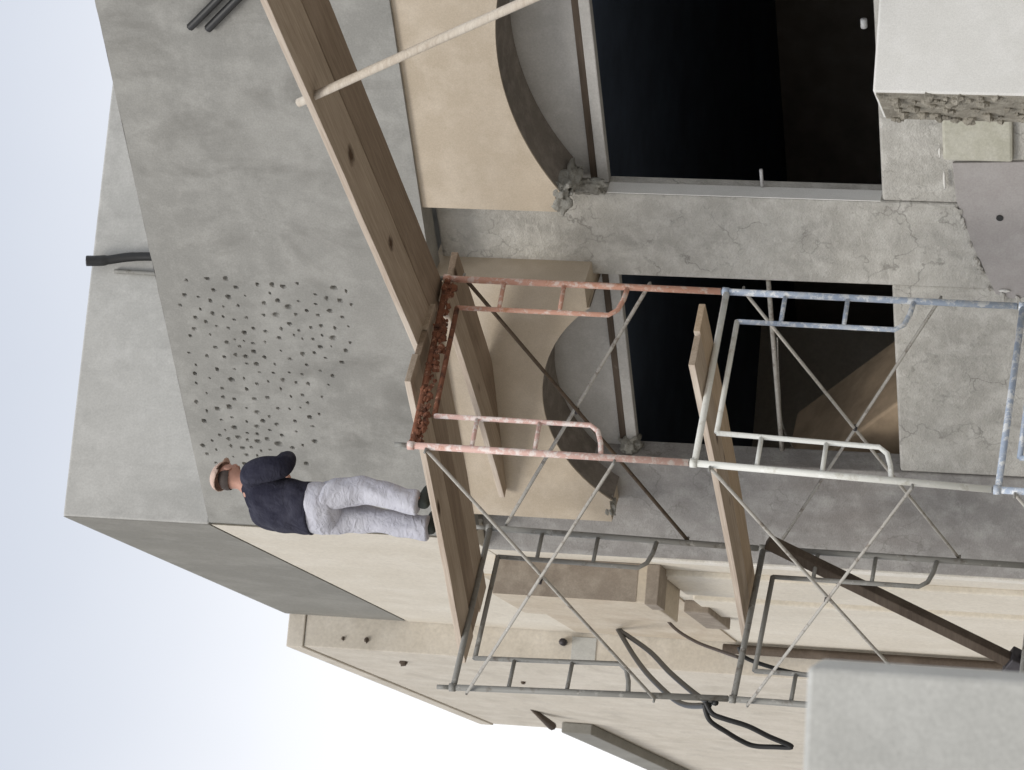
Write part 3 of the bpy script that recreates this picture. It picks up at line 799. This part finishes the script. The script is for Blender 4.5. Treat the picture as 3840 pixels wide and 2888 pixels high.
# skeleton: x = his right, y = forward (to the wall)
hand = []
def arm(sx, sh, el, wr, palm, tip):
    return [(sx * sh[0], sh[1], sh[2], .062), (sx * el[0], el[1], el[2], .045), (sx * wr[0], wr[1], wr[2], .028, .034), (sx * palm[0], palm[1], palm[2], .020, .040)]
bv = [(0, 0, .86, .13, .105), (0, .015, 1.00, .125, .10), (.0, .06, 1.17, .155, .11), (.005, .10, 1.29, .12, .085), (.02, .135, 1.365, .052), (.03, .165, 1.41, .055), (.035, .19, 1.455, .082, .088), (.04, .20, 1.515, .092, .102), (.04, .195, 1.575, .062, .07)]
be = [(i, i + 1) for i in range(8)]
def chain(start, vs_):
    global bv, be
    k = start
    for v in vs_:
        bv.append(v); be.append((k, len(bv) - 1)); k = len(bv) - 1
    return k
for sx, el, wr, palm in ((1, (.295, .065, 1.06), (.165, .29, 1.07), (.11, .345, 1.09)), (-1, (.29, .21, 1.07), (.16, .42, 1.17), (.12, .48, 1.21))):
    k = chain(3, [(sx * .19, .09, 1.29, .066)])
    k = chain(k, [(sx * el[0], el[1], el[2], .044), (sx * wr[0], wr[1], wr[2], .026, .032), (sx * palm[0], palm[1], palm[2], .018, .036)])
    P = Vector((sx * palm[0], palm[1], palm[2]))
    f_ = (P - Vector((sx * wr[0], wr[1], wr[2]))).normalized()
    s_ = f_.cross(Vector((0, 0, 1))).normalized() * sx
    for i, ln in enumerate((.070, .080, .076, .060)):
        b0 = P + f_ * .025 + s_ * (-.024 + .016 * i)
        m0 = b0 + f_ * ln * .55; t0 = m0 + f_ * ln * .25 + Vector((0, 0, -ln * .3))
        chain(k, [(*b0, .009), (*m0, .0085), (*t0, .0075)])
    th = P - s_ * .034 - f_ * .01; th2 = th - s_ * .018 + f_ * .035
    chain(k, [(*th, .010), (*th2, .008)])
# legs: left straight, right a little forward and bent
chain(0, [(-.095, .0, .80, .085), (-.12, .03, .46, .058), (-.13, -.02, .10, .040), (-.135, .0, .045, .036), (-.14, .13, .035, .034)])
chain(0, [(.095, .0, .80, .085), (.125, .06, .47, .058), (.12, -.04, .12, .040), (.12, -.02, .055, .036), (.11, .11, .04, .034)])
head_c = Vector((.04, .20, 1.505))
skinned('body', bv, be, 'skin', man, 2, [((head_c.x + .084, head_c.y - .005, head_c.z - .01), (.009, .020, .030), .2), ((head_c.x - .084, head_c.y - .005, head_c.z - .01), (.009, .020, .030), -.2),
                                          ((head_c.x, head_c.y + .10, head_c.z - .02), (.014, .022, .022), 0), ((head_c.x + .03, head_c.y + .082, head_c.z + .005), (.012, .01, .008), 0), ((head_c.x - .03, head_c.y + .082, head_c.z + .005), (.012, .01, .008), 0),
                                          ((head_c.x, head_c.y + .085, head_c.z - .055), (.024, .012, .007), 0)])
# clothes: lofted rings (cx, cy, z, half width, half depth), crumpled a little
def loft(rings, n=22, seed=0, crease=.008, caps=True):
    mb = MB(); V = []; k = len(rings)
    dense = []
    for i in range(k - 1):
        for j in range(4):
            t = j / 4; dense.append(tuple(rings[i][q] + (rings[i + 1][q] - rings[i][q]) * t for q in range(5)))
    dense.append(rings[-1])
    for (cx, cy, z, rx, ry) in dense:
        for j in range(n):
            an = 2 * math.pi * j / n
            c_, s_ = math.cos(an), math.sin(an)
            w_ = noise.noise(Vector((c_ * 1.6 + seed, s_ * 1.6, z * 9))) * crease * 1.6 + noise.noise(Vector((c_ * 3 + seed, s_ * 3, z * 22 + s_ * 3))) * crease
            V.append((cx + c_ * (rx + w_), cy + s_ * (ry + w_), z + .4 * w_))
    k = len(dense)
    F = [(i * n + j, i * n + (j + 1) % n, (i + 1) * n + (j + 1) % n, (i + 1) * n + j) for i in range(k - 1) for j in range(n)]
    if caps: F += [tuple(range(n))[::-1], tuple(range((k - 1) * n, k * n))]
    return mb.add(V, F)
def sleeve(mb, pts, rad, seed):
    P = spline(pts, 6); m_ = len(P); rr = []
    for i in range(m_):
        t = i / (m_ - 1) * (len(rad) - 1); j = min(int(t), len(rad) - 2)
        rr.append(rad[j] + (rad[j + 1] - rad[j]) * (t - j) + .006 * noise.noise(Vector((i * .9, seed, 0))))
    return mb.tube(P, rr, 16)
def garment(name, mb, mat):
    o = obj(name, mb, mat, smooth=True); o.parent = man; o.location = (0, 0, 0)
    sb = o.modifiers.new('sub', 'SUBSURF'); sb.levels = 1; sb.render_levels = 1
    return o
sh = loft([(-.01, -.02, .845, .205, .160), (-.01, -.015, .91, .212, .158), (-.015, .0, 1.02, .222, .155), (-.02, .03, 1.13, .238, .160), (-.015, .065, 1.23, .240, .150),
           (-.005, .095, 1.30, .205, .122), (.008, .115, 1.345, .115, .088), (.015, .13, 1.375, .066, .066)], 26, 2, .010)
sleeve(sh, [(.13, .09, 1.27), (.20, .07, 1.255), (.27, .05, 1.17), (.295, .06, 1.05), (.25, .17, 1.04), (.16, .29, 1.07)], [.09, .098, .094, .082, .068, .046], 1)
sleeve(sh, [(-.13, .09, 1.27), (-.20, .08, 1.255), (-.255, .10, 1.16), (-.28, .17, 1.055), (-.235, .29, 1.10), (-.175, .40, 1.16)], [.09, .092, .085, .074, .062, .046], 5)
garment('shirt', sh, 'shirt')
tr = loft([(0, -.01, .64, .06, .06), (0, -.018, .70, .185, .135), (0, -.022, .78, .204, .158), (0, -.018, .86, .196, .155), (0, -.01, .95, .175, .135)], 24, 4, .008)
lg = loft([(-.135, -.02, .045, .082, .098), (-.135, -.015, .12, .078, .088), (-.13, .01, .30, .088, .092), (-.125, .028, .48, .092, .094), (-.108, .006, .66, .105, .118), (-.098, -.012, .74, .098, .125), (-.088, -.015, .82, .070, .10)], 20, 7, .012)
tr.add(lg.v, lg.f)
lg = loft([(.123, -.035, .075, .080, .095), (.124, -.03, .16, .078, .088), (.128, .015, .32, .088, .092), (.130, .052, .48, .094, .096), (.112, .016, .66, .105, .118), (.10, -.006, .74, .098, .125), (.088, -.012, .82, .070, .10)], 20, 9, .012)
tr.add(lg.v, lg.f)
garment('trousers', tr, 'trousers')
skinned('shoe', [(-.138, -.06, .045, .042, .05), (-.14, .05, .042, .042, .052), (-.145, .16, .032, .030, .045)], [(0, 1), (1, 2)], 'shoe', man)
skinned('shoe', [(.122, -.075, .05, .042, .05), (.118, .03, .045, .042, .052), (.11, .14, .034, .030, .045)], [(0, 1), (1, 2)], 'shoe', man)
# cap and hair at the nape
bm = bmesh.new()
bmesh.ops.create_uvsphere(bm, u_segments=20, v_segments=12, radius=1, matrix=Matrix.Translation((head_c.x, head_c.y - .004, head_c.z + .03)) @ Matrix.Rotation(-.35, 4, 'X') @ Matrix.Diagonal((.104, .118, .088, 1)))
cut = [v for v in bm.verts if v.co.z < head_c.z + .03 - .25 * (v.co.y - head_c.y)]
bmesh.ops.delete(bm, geom=cut, context='VERTS')
bmesh.ops.create_uvsphere(bm, u_segments=12, v_segments=6, radius=1, matrix=Matrix.Translation((head_c.x, head_c.y + .10, head_c.z + .045)) @ Matrix.Rotation(-.35, 4, 'X') @ Matrix.Diagonal((.07, .05, .008, 1)))
me = bpy.data.meshes.new('cap'); bm.to_mesh(me); bm.free()
for f in me.polygons: f.use_smooth = True
me.materials.append(M['cap']); co = bpy.data.objects.new('cap', me); COL.objects.link(co); co.parent = man
sm_ = co.modifiers.new('thick', 'SOLIDIFY'); sm_.thickness = .006
bm = bmesh.new()
bmesh.ops.create_uvsphere(bm, u_segments=18, v_segments=10, radius=1, matrix=Matrix.Translation((head_c.x - .003, head_c.y - .012, head_c.z - .004)) @ Matrix.Diagonal((.087, .090, .072, 1)))
bmesh.ops.delete(bm, geom=[v for v in bm.verts if v.co.y > head_c.y - .012 or v.co.z < head_c.z - .045], context='VERTS')
me = bpy.data.meshes.new('hair'); bm.to_mesh(me); bm.free()
for f in me.polygons: f.use_smooth = True
me.materials.append(M['hair']); ho = bpy.data.objects.new('hair', me); COL.objects.link(ho); ho.parent = man

for o in list(bpy.data.objects):
    if 'base' in o: del o['base']
